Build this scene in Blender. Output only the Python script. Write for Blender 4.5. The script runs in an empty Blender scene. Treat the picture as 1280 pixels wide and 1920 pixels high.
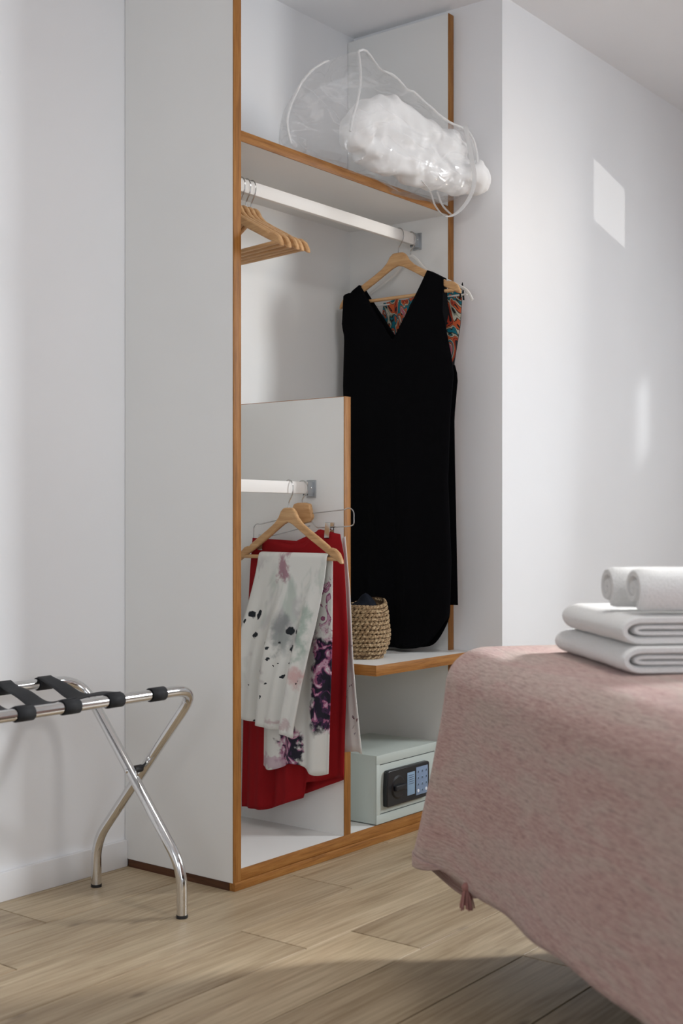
import bpy, bmesh, math, random
from math import sin, cos, pi, radians, sqrt, hypot
from mathutils import Vector, Matrix, noise

random.seed(7)
S = bpy.context.scene
COL = S.collection

# ------------------------------------------------------------------ camera
F_PX, HORIZON, TH = 2359.19, 983.57, 0.6602
CAMX, CAMY, CAMZ = -2.2732, -2.0996, 0.90
FW = Vector((cos(TH), sin(TH), 0)); RT = Vector((sin(TH), -cos(TH), 0))
cam = bpy.data.cameras.new('camera')
cam.sensor_fit = 'HORIZONTAL'; cam.sensor_width = 24.0
cam.lens = F_PX / 1280 * 24.0
cam.shift_y = (HORIZON - 960) / 1280
cam.clip_start = 0.05
cam.dof.use_dof = True; cam.dof.focus_distance = 3.55; cam.dof.aperture_fstop = 4.5
camo = bpy.data.objects.new('camera', cam); COL.objects.link(camo)
camo.location = (CAMX, CAMY, CAMZ); camo.rotation_euler = (pi/2, 0, TH - pi/2)
S.camera = camo

# ------------------------------------------------------------------ world, lights, exposure
w = bpy.data.worlds.new('world'); S.world = w; w.use_nodes = True
w.node_tree.nodes['Background'].inputs[0].default_value = (0.75, 0.86, 1.0, 1)
w.node_tree.nodes['Background'].inputs[1].default_value = 1.0
S.view_settings.view_transform = 'Standard'
S.view_settings.look = 'None'
S.view_settings.gamma = 1.0
S.view_settings.use_curve_mapping = False
S.view_settings.exposure = 0.12

def area(name, loc, target, sx, sy, power, color, spread=180):
    l = bpy.data.lights.new(name, 'AREA'); l.shape = 'RECTANGLE'; l.size = sx; l.size_y = sy
    l.energy = power; l.color = color; l.spread = radians(spread)
    o = bpy.data.objects.new(name, l); COL.objects.link(o); o.location = loc
    o.rotation_euler = (Vector(target) - Vector(loc)).to_track_quat('-Z', 'Y').to_euler()
    return o
WX, WF, XLW = 2.62, -4.0, -3.3                         # planes of the right end wall and of the front wall behind the camera
area('window_daylight', (WX+.11, -2.70, 1.95), (0.75, -.30, .45), .80, .90, 27, (0.93, 0.97, 1.0), 92)
area('window_warm_bounce', (WX+.10, -2.66, 1.40), (1.10, -.05, 1.74), .36, .36, .50, (1.0, 0.82, 0.60), 20)
area('window_sunbeam', (WX+.10, -2.72, 2.12), (.15, -1.25, .60), .60, .50, 5.5, (1.0, 1.0, 1.0), 22)
area('window_glint', (WX+.03, -.758, 1.717), (1.72, -.169, 2.005), .128, .20, .028, (1.0, 0.98, 0.93), .6)
area('window_streak', (WX+.03, -.75, 1.66), (1.99, -.169, 1.26), .05, .28, .018, (.96, .99, 1.0), 7)
area('balcony_daylight', (-2.1, WF-.11, 1.2), (.4, 0, .5), 2.0, 2.1, 11, (0.95, 0.975, 1.0), 130)
area('street_daylight', (XLW-.12, -1.6, 1.4), (0, -.9, .8), 1.2, 1.4, 9, (0.95, 0.97, 1.0), 170)
S.cycles.max_bounces = 12; S.cycles.diffuse_bounces = 8; S.cycles.transparent_max_bounces = 16

# ------------------------------------------------------------------ helpers
def new_mat(name):
    m = bpy.data.materials.new(name); m.use_nodes = True
    nt = m.node_tree; b = nt.nodes['Principled BSDF']
    return m, nt, b
def node(nt, typ, **kw):
    n = nt.nodes.new(typ)
    for k, v in kw.items():
        if k.startswith('i_'):
            key = k[2:]
            n.inputs[int(key) if key.isdigit() else key].default_value = v
        else: setattr(n, k, v)
    return n
def link(nt, a, b): nt.links.new(a, b)
def ramp(nt, src, stops, interp='LINEAR'):
    r = nt.nodes.new('ShaderNodeValToRGB'); r.color_ramp.interpolation = interp
    els = r.color_ramp.elements
    while len(els) < len(stops): els.new(0.5)
    for e, (p, c) in zip(els, stops):
        e.position = p; e.color = (c[0], c[1], c[2], 1)
    link(nt, src, r.inputs[0]); return r.outputs[0]
def coords(nt, kind='Object', scale=(1, 1, 1), rnd=0, loc=(0, 0, 0)):
    t = nt.nodes.new('ShaderNodeTexCoord'); out = t.outputs[kind]
    if rnd:
        oi = nt.nodes.new('ShaderNodeObjectInfo')
        mm = node(nt, 'ShaderNodeMath', operation='MULTIPLY'); mm.inputs[1].default_value = rnd
        link(nt, oi.outputs['Random'], mm.inputs[0])
        va = node(nt, 'ShaderNodeVectorMath', operation='ADD'); link(nt, out, va.inputs[0]); link(nt, mm.outputs[0], va.inputs[1]); out = va.outputs[0]
    m = nt.nodes.new('ShaderNodeMapping'); m.inputs['Scale'].default_value = scale; m.inputs['Location'].default_value = loc
    link(nt, out, m.inputs[0]); return m.outputs[0]
def noise_tex(nt, vec, scale=5, detail=3, rough=.5, dist=0):
    n = node(nt, 'ShaderNodeTexNoise', i_Scale=scale, i_Detail=detail, i_Roughness=rough, i_Distortion=dist)
    link(nt, vec, n.inputs['Vector']); return n.outputs['Fac']
def mixc(nt, fac, a, b, mode='MIX'):
    n = nt.nodes.new('ShaderNodeMix'); n.data_type = 'RGBA'; n.blend_type = mode
    def put(i, v):
        if hasattr(v, 'is_linked'): link(nt, v, n.inputs[i])
        elif isinstance(v, (int, float)): n.inputs[i].default_value = v
        else: n.inputs[i].default_value = (v[0], v[1], v[2], 1)
    put(0, fac); put(6, a); put(7, b); return n.outputs[2]
def math_(nt, op, a, b=None, c=None):
    n = node(nt, 'ShaderNodeMath', operation=op)
    for i, v in enumerate((a, b, c)):
        if v is None: continue
        if hasattr(v, 'is_linked'): link(nt, v, n.inputs[i])
        else: n.inputs[i].default_value = v
    return n.outputs[0]
def bump(nt, b, h, strength=.3, dist=.002):
    n = node(nt, 'ShaderNodeBump', i_Strength=strength, i_Distance=dist); link(nt, h, n.inputs['Height']); link(nt, n.outputs[0], b.inputs['Normal'])

def plain(name, col, rough=.5, metal=0, spec=.5, bump_scale=0, bump_s=.1, coord='Object'):
    m, nt, b = new_mat(name)
    b.inputs['Base Color'].default_value = (*col, 1); b.inputs['Roughness'].default_value = rough
    b.inputs['Metallic'].default_value = metal; b.inputs['Specular IOR Level'].default_value = spec
    v = coords(nt, coord)
    n = noise_tex(nt, v, 3.0, 2)
    c = mixc(nt, n, tuple(x*.97 for x in col), tuple(min(1, x*1.03) for x in col)); link(nt, c, b.inputs['Base Color'])
    if bump_scale:
        bump(nt, b, noise_tex(nt, v, bump_scale, 3), bump_s)
    return m

def oak(name, sc, dark, mid, light, rough=.5, rnd=0):
    m, nt, b = new_mat(name); v = coords(nt, 'Object', sc, rnd)
    n1 = noise_tex(nt, v, 1.0, 5, .6, .6); n2 = noise_tex(nt, v, 4.0, 3, .6)
    c = ramp(nt, n1, [(.30, dark), (.5, mid), (.72, light)])
    f = ramp(nt, n2, [(.35, (0, 0, 0)), (.6, (1, 1, 1))])
    c2 = mixc(nt, .28, c, mixc(nt, f, dark, light)); link(nt, c2, b.inputs['Base Color'])
    b.inputs['Roughness'].default_value = rough; b.inputs['Specular IOR Level'].default_value = .25; bump(nt, b, n2, .12, .001)
    return m

OD, OM, OL = (.17, .062, .012), (.31, .125, .027), (.42, .20, .055)
M = {}
M['wall'] = plain('wall_paint', (.85, .855, .87), .85, bump_scale=220, bump_s=.06)
M['ceiling'] = plain('ceiling_paint', (.88, .885, .90), .9)
M['skirting'] = plain('skirting_paint', (.80, .80, .81), .5)
M['melamine'] = plain('white_melamine', (.78, .78, .765), .42, bump_scale=400, bump_s=.03)
M['oak_x'] = oak('oak_edge_x', (5, 90, 90), OD, OM, OL)
M['oak_y'] = oak('oak_edge_y', (90, 5, 90), OD, OM, OL)
M['oak_z'] = oak('oak_edge_z', (90, 90, 5), OD, OM, OL)
M['plinth_shaded'] = oak('plinth_shaded', (90, 5, 90), (.05, .022, .012), (.085, .036, .018), (.12, .05, .025))  # oak copy darkened: shade on the side plinth is put into the colour
M['alu'] = plain('satin_aluminium', (.84, .815, .78), .68, .05)
M['alu_dark'] = plain('grey_bracket', (.42, .44, .46), .35, .7)
M['chrome'] = plain('chrome', (.74, .74, .74), .09, 1)
M['wire'] = plain('steel_wire', (.55, .55, .55), .22, 1)
M['rubber'] = plain('black_rubber', (.012, .012, .013), .6)
M['hanger'] = oak('hanger_beech', (5, 70, 70), (.40, .21, .085), (.55, .32, .15), (.66, .42, .22), .38, 9)
M['white_plastic'] = plain('white_plastic', (.80, .79, .76), .35)
M['safe'] = plain('safe_enamel', (.50, .56, .53), .38, bump_scale=700, bump_s=.05)
M['safe_dark'] = plain('safe_groove', (.05, .06, .06), .6)
M['black_plastic'] = plain('black_plastic', (.008, .009, .012), .35)
M['keypad'] = plain('keypad_blue_grey', (.20, .28, .42), .35)
M['sticker'] = plain('sticker_blue', (.24, .36, .50), .35)
M['key_dot'] = plain('key_print', (.03, .04, .08), .4)
M['key_white'] = plain('key_white', (.75, .80, .86), .3)
M['duvet'] = plain('duvet_cotton', (.86, .86, .86), .85, bump_scale=60, bump_s=.25)
M['mattress'] = plain('mattress_cloth', (.55, .53, .5), .9)
M['bedbase'] = plain('bed_base_cloth', (.05, .045, .04), .9)
M['webbing'] = plain('black_webbing', (.012, .013, .016), .75, bump_scale=900, bump_s=.3)
M['steel_clip'] = plain('steel_clip', (.66, .66, .66), .2, 1)
M['dark_item'] = plain('dark_nylon', (.004, .006, .012), .7, spec=.15)

# black dress jersey
m, nt, b = new_mat('black_jersey'); b.inputs['Base Color'].default_value = (.0022, .0022, .003, 1); b.inputs['Roughness'].default_value = .95
b.inputs['Specular IOR Level'].default_value = .08
bump(nt, b, noise_tex(nt, coords(nt, 'UV', (1, 1, 1)), 500, 2), .15); M['black'] = m
# red crepe
m, nt, b = new_mat('red_crepe'); v = coords(nt, 'UV', (1, 1, 1))
link(nt, mixc(nt, noise_tex(nt, v, 8, 3), (.23, .0045, .008), (.32, .0075, .011)), b.inputs['Base Color'])
b.inputs['Roughness'].default_value = .8; b.inputs['Specular IOR Level'].default_value = .2; bump(nt, b, noise_tex(nt, v, 700, 2), .15); M['red'] = m
# towelling
m, nt, b = new_mat('white_terry'); v = coords(nt, 'Object', (1, 1, 1)); n = noise_tex(nt, v, 260, 4, .7)
link(nt, mixc(nt, n, (.74, .735, .72), (.92, .918, .91)), b.inputs['Base Color']); b.inputs['Roughness'].default_value = .95
b.inputs['Specular IOR Level'].default_value = .1; bump(nt, b, n, .8, .004); M['terry'] = m
# floor oak laminate
m, nt, b = new_mat('oak_laminate'); v = coords(nt, 'Object', (1.6, 14, 14), 40)
n1 = noise_tex(nt, v, 1.0, 5, .6, 1.2); v2 = coords(nt, 'Object', (4, 110, 110), 40); n2 = noise_tex(nt, v2, 1.0, 4, .6)
c = ramp(nt, n1, [(.28, (.215, .145, .078)), (.45, (.345, .258, .155)), (.62, (.425, .335, .215)), (.8, (.475, .390, .265))])
c = mixc(nt, .32, c, ramp(nt, n2, [(.35, (.16, .11, .065)), (.65, (.55, .45, .33))]))
v3 = coords(nt, 'Object', (5.5, 13, 13), 40); vo = node(nt, 'ShaderNodeTexVoronoi', i_Scale=1.0); link(nt, v3, vo.inputs['Vector'])
kn = ramp(nt, vo.outputs['Distance'], [(.03, (1, 1, 1)), (.16, (0, 0, 0))])
n4 = noise_tex(nt, coords(nt, 'Object', (3, 3, 3), 40), 1.2, 1)
kf = math_(nt, 'MULTIPLY', math_(nt, 'MULTIPLY', kn, ramp(nt, n4, [(.46, (0, 0, 0)), (.56, (1, 1, 1))])), .75)
c = mixc(nt, kf, c, (.10, .062, .034))
oi = nt.nodes.new('ShaderNodeObjectInfo'); hs = nt.nodes.new('ShaderNodeHueSaturation')
link(nt, math_(nt, 'MULTIPLY_ADD', oi.outputs['Random'], .24, .98), hs.inputs['Value']); link(nt, c, hs.inputs['Color']); link(nt, hs.outputs[0], b.inputs['Base Color'])
b.inputs['Roughness'].default_value = .42; b.inputs['Specular IOR Level'].default_value = .35; bump(nt, b, n2, .08, .001); M['laminate'] = m
M['floor_base'] = plain('floor_underlay', (.04, .03, .02), .9)
# pink woven throw (uv in metres: u along the edge, v down the drop)
m, nt, b = new_mat('pink_weave')
va = coords(nt, 'UV', (28, 230, 1)); na = noise_tex(nt, va, 1.0, 4, .65, .3)
vb = coords(nt, 'UV', (4.5, 20, 1)); nb = noise_tex(nt, vb, 1.0, 4, .6, .6)
vc = coords(nt, 'UV', (70, 420, 1)); nc = noise_tex(nt, vc, 1.0, 3, .7)
c1 = ramp(nt, nb, [(.34, (0.390, 0.190, 0.158)), (.46, (0.450, 0.258, 0.222)), (.56, (0.455, 0.345, 0.288)), (.66, (0.405, 0.345, 0.275))])
c2 = ramp(nt, na, [(.30, (0.130, 0.062, 0.054)), (.48, (0.470, 0.300, 0.262)), (.68, (0.680, 0.530, 0.485))])
c = mixc(nt, .55, c1, c2); c = mixc(nt, .25, c, ramp(nt, nc, [(.3, (0.222, 0.121, 0.109)), (.7, (0.629, 0.486, 0.443))]))
link(nt, c, b.inputs['Base Color']); b.inputs['Roughness'].default_value = .92; b.inputs['Specular IOR Level'].default_value = .12
b.inputs['Sheen Weight'].default_value = .25; b.inputs['Sheen Roughness'].default_value = .6
bump(nt, b, math_(nt, 'ADD', na, nc), .55, .003); M['pink'] = m
M['pink_thread'] = plain('pink_thread', (.36, .17, .15), .9)
# clear film of the storage bag
m, nt, b = new_mat('clear_film')
out = nt.nodes['Material Output']
tr = node(nt, 'ShaderNodeBsdfTransparent'); gl = node(nt, 'ShaderNodeBsdfGlossy', i_Roughness=.12); df = node(nt, 'ShaderNodeBsdfDiffuse')
df.inputs[0].default_value = (.85, .85, .86, 1); tr.inputs[0].default_value = (.99, .99, .99, 1)
v = coords(nt, 'Object', (1, 1, 1)); bn = node(nt, 'ShaderNodeBump', i_Strength=.8, i_Distance=.008)
link(nt, noise_tex(nt, v, 14, 2, .5, 1.0), bn.inputs['Height'])
for s_ in (gl, df): link(nt, bn.outputs[0], s_.inputs['Normal'])
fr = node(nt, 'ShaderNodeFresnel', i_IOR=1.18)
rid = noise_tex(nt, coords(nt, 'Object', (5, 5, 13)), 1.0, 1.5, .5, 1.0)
crease_hl = ramp(nt, math_(nt, 'ABSOLUTE', math_(nt, 'SUBTRACT', rid, .5)), [(.002, (1, 1, 1)), (.030, (0, 0, 0))])  # crease lines whitened so that highlights are put into the film colour
m1 = node(nt, 'ShaderNodeMixShader'); link(nt, math_(nt, 'MULTIPLY_ADD', crease_hl, .13, .10), m1.inputs[0]); link(nt, tr.outputs[0], m1.inputs[1]); link(nt, df.outputs[0], m1.inputs[2])
m2 = node(nt, 'ShaderNodeMixShader'); link(nt, math_(nt, 'MINIMUM', math_(nt, 'MULTIPLY_ADD', crease_hl, .06, math_(nt, 'MULTIPLY', fr.outputs[0], .8)), .22), m2.inputs[0]); link(nt, m1.outputs[0], m2.inputs[1]); link(nt, gl.outputs[0], m2.inputs[2])
link(nt, m2.outputs[0], out.inputs[0]); M['film'] = m
m, nt, b = new_mat('milky_piping'); b.inputs['Base Color'].default_value = (.82, .82, .82, 1); b.inputs['Roughness'].default_value = .3; b.inputs['Alpha'].default_value = .62; M['piping'] = m
# window glass
m, nt, b = new_mat('window_glass'); out = nt.nodes['Material Output']
tr = node(nt, 'ShaderNodeBsdfTransparent'); gl = node(nt, 'ShaderNodeBsdfGlossy', i_Roughness=.02); fr = node(nt, 'ShaderNodeFresnel', i_IOR=1.1)
m2 = node(nt, 'ShaderNodeMixShader'); link(nt, fr.outputs[0], m2.inputs[0]); link(nt, tr.outputs[0], m2.inputs[1]); link(nt, gl.outputs[0], m2.inputs[2]); link(nt, m2.outputs[0], out.inputs[0]); M['glass'] = m
# basket straw
m, nt, b = new_mat('seagrass'); v = coords(nt, 'Object', (1, 1, 1)); n = noise_tex(nt, v, 160, 3, .6)
link(nt, ramp(nt, n, [(.32, (.10, .055, .024)), (.5, (.31, .20, .10)), (.68, (.56, .43, .26))]), b.inputs['Base Color']); b.inputs['Roughness'].default_value = .75
bump(nt, b, n, .4, .002); M['straw'] = m

M['straw_gap_shade'] = plain('seagrass_gap_shade', (.10, .055, .025), .85)  # dark brown liner: shade in the weave gaps is put into its colour
# printed white fabric: uv.x along the bar, uv.y = height (front layer negative drop, rear layer positive drop)
def box_mask(nt, sep, x0, x1, y0, y1, soft, wob):
    def edge(val, a, up):
        r = node(nt, 'ShaderNodeMapRange', interpolation_type='SMOOTHSTEP')
        r.inputs['From Min'].default_value = a - soft; r.inputs['From Max'].default_value = a + soft
        r.inputs['To Min'].default_value = 0 if up else 1; r.inputs['To Max'].default_value = 1 if up else 0
        link(nt, val, r.inputs['Value']); return r.outputs[0]
    wx = math_(nt, 'ADD', sep.outputs[0], wob); wy = math_(nt, 'ADD', sep.outputs[1], wob)
    a = math_(nt, 'MULTIPLY', edge(wx, x0, True), edge(wx, x1, False)); c_ = math_(nt, 'MULTIPLY', edge(wy, y0, True), edge(wy, y1, False))
    return math_(nt, 'MULTIPLY', a, c_)
m, nt, b = new_mat('watercolour_print'); v = coords(nt, 'UV', (1, 1, 1))
sep = nt.nodes.new('ShaderNodeSeparateXYZ'); link(nt, v, sep.inputs[0])
base = (.74, .74, .71)
nw = noise_tex(nt, v, 30, 3, .6); wob = math_(nt, 'MULTIPLY_ADD', nw, .09, -.045)
c = base
wash = noise_tex(nt, coords(nt, 'UV', (1, .55, 1)), 9, 3, .6, .8)
wmask = math_(nt, 'MULTIPLY', ramp(nt, wash, [(.50, (0, 0, 0)), (.60, (1, 1, 1))]), box_mask(nt, sep, -.2, .16, -.36, -.02, .05, wob))
wash2 = noise_tex(nt, v, 7, 2); wc = ramp(nt, wash2, [(.35, (.36, .30, .33)), (.47, (.42, .40, .42)), (.56, (.45, .52, .47)), (.66, (.40, .47, .43))])
c = mixc(nt, math_(nt, 'MULTIPLY', wmask, .75), c, wc)
def blob(c, x0, x1, y0, y1, col, amt=.8, soft=.012):
    return mixc(nt, math_(nt, 'MULTIPLY', box_mask(nt, sep, x0, x1, y0, y1, soft, wob), amt), c, col)
c = blob(c, .085, .115, -.27, -.13, (.22, .34, .28), .7, .02)
c = blob(c, -.02, .03, -.26, -.16, (.22, .25, .25), .75, .018)
c = blob(c, -.03, .012, -.07, .0, (.30, .10, .16), .8, .010)
c = blob(c, .06, .125, -.335, -.30, (.60, .33, .33), .75, .016)
c = blob(c, -.05, .06, -.462, -.445, (.50, .36, .38), .7, .008)
for (sx, sy, r) in ((-.13, -.165, .016), (-.105, -.165, .011), (-.115, -.222, .013), (.035, -.202, .018), (.062, -.205, .012), (.045, -.248, .013), (-.04, -.255, .007), (-.03, -.275, .006), (-.155, -.19, .006), (.0, -.235, .007), (-.02, -.30, .005), (-.09, -.315, .006), (.01, -.325, .007), (-.07, -.29, .004), (-.06, -.385, .004), (-.13, -.36, .004), (-.175, -.445, .012), (-.115, -.455, .006), (-.12, -.475, .006), (.0, -.29, .004), (-.05, -.24, .005), (-.04, -.345, .004), (.03, -.29, .004), (-.16, -.28, .003), (.09, -.33, .004)):
    vd = node(nt, 'ShaderNodeVectorMath', operation='DISTANCE'); wv = node(nt, 'ShaderNodeCombineXYZ')
    link(nt, math_(nt, 'ADD', sep.outputs[0], math_(nt, 'MULTIPLY', wob, .35)), wv.inputs[0]); link(nt, math_(nt, 'ADD', sep.outputs[1], math_(nt, 'MULTIPLY', wob, .5)), wv.inputs[1])
    link(nt, wv.outputs[0], vd.inputs[0]); vd.inputs[1].default_value = (sx, sy, 0)
    mk = ramp(nt, math_(nt, 'DIVIDE', vd.outputs['Value'], r*.82), [(.75, (1, 1, 1)), (1.0, (0, 0, 0))])
    c = mixc(nt, mk, c, (.012, .016, .022))
# floral panel on the rear layer
vo = node(nt, 'ShaderNodeTexVoronoi', i_Scale=36.0); link(nt, v, vo.inputs['Vector'])
nf = noise_tex(nt, v, 24, 2, .5, 1.6)
flor = ramp(nt, nf, [(.36, (.012, .010, .022)), (.46, (.05, .018, .06)), (.52, (.33, .10, .20)), (.58, (.56, .33, .44)), (.66, (.70, .62, .66)), (.74, (.03, .10, .10))], 'CONSTANT')
fm = math_(nt, 'MAXIMUM', box_mask(nt, sep, .10, .21, .22, .47, .012, wob), box_mask(nt, sep, -.045, .045, .48, .68, .008, wob))
fm = math_(nt, 'MAXIMUM', fm, math_(nt, 'MULTIPLY', box_mask(nt, sep, .12, .21, .07, .20, .01, wob), ramp(nt, nf, [(.5, (0, 0, 0)), (.52, (1, 1, 1))])))
c = mixc(nt, fm, c, flor)
hem = box_mask(nt, sep, -.14, -.02, .565, .60, .006, wob); c = mixc(nt, math_(nt, 'MULTIPLY', hem, .7), c, (.50, .33, .42))
link(nt, c, b.inputs['Base Color']); b.inputs['Roughness'].default_value = .6; b.inputs['Specular IOR Level'].default_value = .3; bump(nt, b, noise_tex(nt, v, 45, 3), .15); M['print'] = m
# white lining with a few printed strokes
m, nt, b = new_mat('white_satin'); v = coords(nt, 'UV', (1, 1, 1)); n = noise_tex(nt, v, 22, 3, .6, 1.5)
link(nt, ramp(nt, n, [(.30, (.12, .03, .05)), (.335, (.76, .75, .72)), (.66, (.78, .77, .74)), (.70, (.35, .33, .35))]), b.inputs['Base Color']); b.inputs['Roughness'].default_value = .6; M['satin'] = m
# psychedelic swirl print
m, nt, b = new_mat('swirl_print'); v = coords(nt, 'UV', (13, 5.5, 1)); n = noise_tex(nt, v, 1.0, 1.5, .5, 2.8)
pal = [(.0, (.01, .01, .012)), (.34, (.50, .05, .02)), (.39, (.01, .01, .01)), (.41, (.62, .11, .03)), (.45, (.01, .012, .012)), (.465, (.55, .52, .42)), (.50, (.25, .27, .20)), (.515, (.01, .01, .01)), (.53, (.0, .17, .23)), (.57, (.01, .10, .14)), (.585, (.58, .10, .03)), (.62, (.01, .01, .01)), (.635, (.55, .50, .40)), (.66, (.45, .12, .18))]
link(nt, ramp(nt, n, pal, 'CONSTANT'), b.inputs['Base Color']); b.inputs['Roughness'].default_value = .7; M['swirl'] = m

# ---- mesh building
def bm_box(bm, x0, x1, y0, y1, z0, z1, bev=0):
    vs = [bm.verts.new(p) for p in ((x0,y0,z0),(x1,y0,z0),(x1,y1,z0),(x0,y1,z0),(x0,y0,z1),(x1,y0,z1),(x1,y1,z1),(x0,y1,z1))]
    fs = [bm.faces.new([vs[i] for i in f]) for f in ((0,3,2,1),(4,5,6,7),(0,1,5,4),(1,2,6,5),(2,3,7,6),(3,0,4,7))]
    if bev: bmesh.ops.bevel(bm, geom=list({e for f in fs for e in f.edges}), offset=bev, segments=2, affect='EDGES', profile=.5)
def box(x0, x1, y0, y1, z0, z1, bev=0):
    bm = bmesh.new(); bm_box(bm, x0, x1, y0, y1, z0, z1, bev); return bm
def bm_tube(bm, pts, r, segs=12, closed=False, flat=None):
    pts = [Vector(p) for p in pts]; n = len(pts); rings = []; nrm = None
    for i, p in enumerate(pts):
        if closed: t = (pts[(i+1) % n] - pts[i-1])
        else: t = pts[min(i+1, n-1)] - pts[max(i-1, 0)]
        t.normalize()
        if nrm is None:
            a = Vector((0, 0, 1)) if abs(t.z) < .9 else Vector((1, 0, 0))
            nrm = (a - t*a.dot(t)).normalized()
        else: nrm = (nrm - t*nrm.dot(t)).normalized()
        bn = t.cross(nrm); rr = r(i/(max(1, n-1))) if callable(r) else r
        ra, rb = (rr*flat[0], rr*flat[1]) if flat else (rr, rr)
        rings.append([bm.verts.new(p + nrm*(ra*cos(2*pi*k/segs)) + bn*(rb*sin(2*pi*k/segs))) for k in range(segs)])
    for i in range(n if closed else n-1):
        a, c = rings[i], rings[(i+1) % n]
        for k in range(segs): bm.faces.new((a[k], a[(k+1) % segs], c[(k+1) % segs], c[k]))
    if not closed: bm.faces.new(rings[0][::-1]); bm.faces.new(rings[-1])
def tube(pts, r, segs=12, closed=False, flat=None):
    bm = bmesh.new(); bm_tube(bm, pts, r, segs, closed, flat); return bm
def smooth_path(pts, per=6, closed=False):
    P = [Vector(p) for p in pts]; n = len(P); out = []
    rng = range(n if closed else n-1)
    for i in rng:
        g = lambda k: P[k % n] if closed else P[min(max(k, 0), n-1)]
        p0, p1, p2, p3 = g(i-1), g(i), g(i+1), g(i+2)
        for k in range(per):
            t = k/per; out.append(.5*((2*p1) + (p2-p0)*t + (2*p0-5*p1+4*p2-p3)*t*t + (3*p1-p0-3*p2+p3)*t**3))
    if not closed: out.append(P[-1])
    return out
def fillet(pts, rad, per=6):
    P = [Vector(p) for p in pts]; out = [P[0]]
    for i in range(1, len(P)-1):
        a = (P[i-1]-P[i]); c = (P[i+1]-P[i]); la, lc = a.length, c.length; a.normalize(); c.normalize()
        d = min(rad, la*.48, lc*.48); s_, e_ = P[i]+a*d, P[i]+c*d
        for k in range(per+1):
            t = k/per; out.append(s_*(1-t)**2 + P[i]*2*t*(1-t) + e_*t*t)
    out.append(P[-1]); return out
def prism(poly, y0, y1):                 # poly of (x,z), extruded along local y
    bm = bmesh.new()
    a = [bm.verts.new((x, y0, z)) for x, z in poly]; c = [bm.verts.new((x, y1, z)) for x, z in poly]; n = len(poly)
    bm.faces.new(a); bm.faces.new(c[::-1])
    for i in range(n): bm.faces.new((a[i], c[i], c[(i+1) % n], a[(i+1) % n]))
    bmesh.ops.recalc_face_normals(bm, faces=bm.faces[:]); return bm
def sheet(fn, nu, nv, wrap=False):       # fn(u,v)->(pos, (uvx,uvy))
    bm = bmesh.new(); uvl = bm.loops.layers.uv.new('UVMap'); g = []; uv = {}
    for j in range(nv+1):
        row = []
        for i in range(nu if wrap else nu+1):
            p, q = fn(i/nu, j/nv); v_ = bm.verts.new(p); uv[v_] = q; row.append(v_)
        g.append(row)
    n = nu
    for j in range(nv):
        for i in range(n):
            i2 = (i+1) % nu if wrap else i+1
            f = bm.faces.new((g[j][i], g[j][i2], g[j+1][i2], g[j+1][i]))
            for l in f.loops: l[uvl].uv = uv[l.vert]
    return bm

def obj(name, bm, mat, parent=None, smooth=True, local=False, solid=0, subsurf=0):
    bmesh.ops.recalc_face_normals(bm, faces=bm.faces[:])
    me = bpy.data.meshes.new(name); bm.to_mesh(me); bm.free()
    if smooth:
        me.shade_smooth() if hasattr(me, 'shade_smooth') else None
        me.set_sharp_from_angle(angle=radians(40)) if hasattr(me, 'set_sharp_from_angle') else None
    me.materials.append(M[mat] if isinstance(mat, str) else mat)
    o = bpy.data.objects.new(name, me); COL.objects.link(o)
    if solid:
        md = o.modifiers.new('thickness', 'SOLIDIFY'); md.thickness = solid; md.offset = 0
    if subsurf:
        md = o.modifiers.new('subdivision', 'SUBSURF'); md.levels = subsurf; md.render_levels = subsurf
    if parent:
        o.parent = parent
        if not local:
            p = parent; mw = Matrix()
            while p:
                mw = (Matrix.Translation(p.location) @ p.rotation_euler.to_matrix().to_4x4() if p.type == 'EMPTY' else Matrix()) @ mw
                p = p.parent
            if parent.type == 'EMPTY': o.matrix_parent_inverse = mw.inverted()
    return o
def thing(name, label, cat, loc=(0, 0, 0), rz=0, group=None):
    o = bpy.data.objects.new(name, None); o.empty_display_size = .05; COL.objects.link(o)
    o.location = loc; o.rotation_euler = (0, 0, rz); tag(o, label, cat, group); return o
def tag(o, label, cat, group=None):
    o['label'] = label; o['category'] = cat
    if group: o['group'] = group
    return o
def struct(o, label=None):
    o['kind'] = 'structure'
    if label: o['label'] = label
    return o
def copy_tree(o, parent=None):
    c = o.copy(); COL.objects.link(c); c.parent = parent
    for ch in list(o.children): copy_tree(ch, c)
    return c
def lerp_tab(tab, x):
    if x <= tab[0][0]: return tab[0][1]
    for (a, va), (c, vc) in zip(tab, tab[1:]):
        if x <= c: return va + (vc-va)*(x-a)/(c-a)
    return tab[-1][1]
def sst(a, b_, x):
    t = min(1, max(0, (x-a)/(b_-a))); return t*t*(3-2*t)

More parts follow.
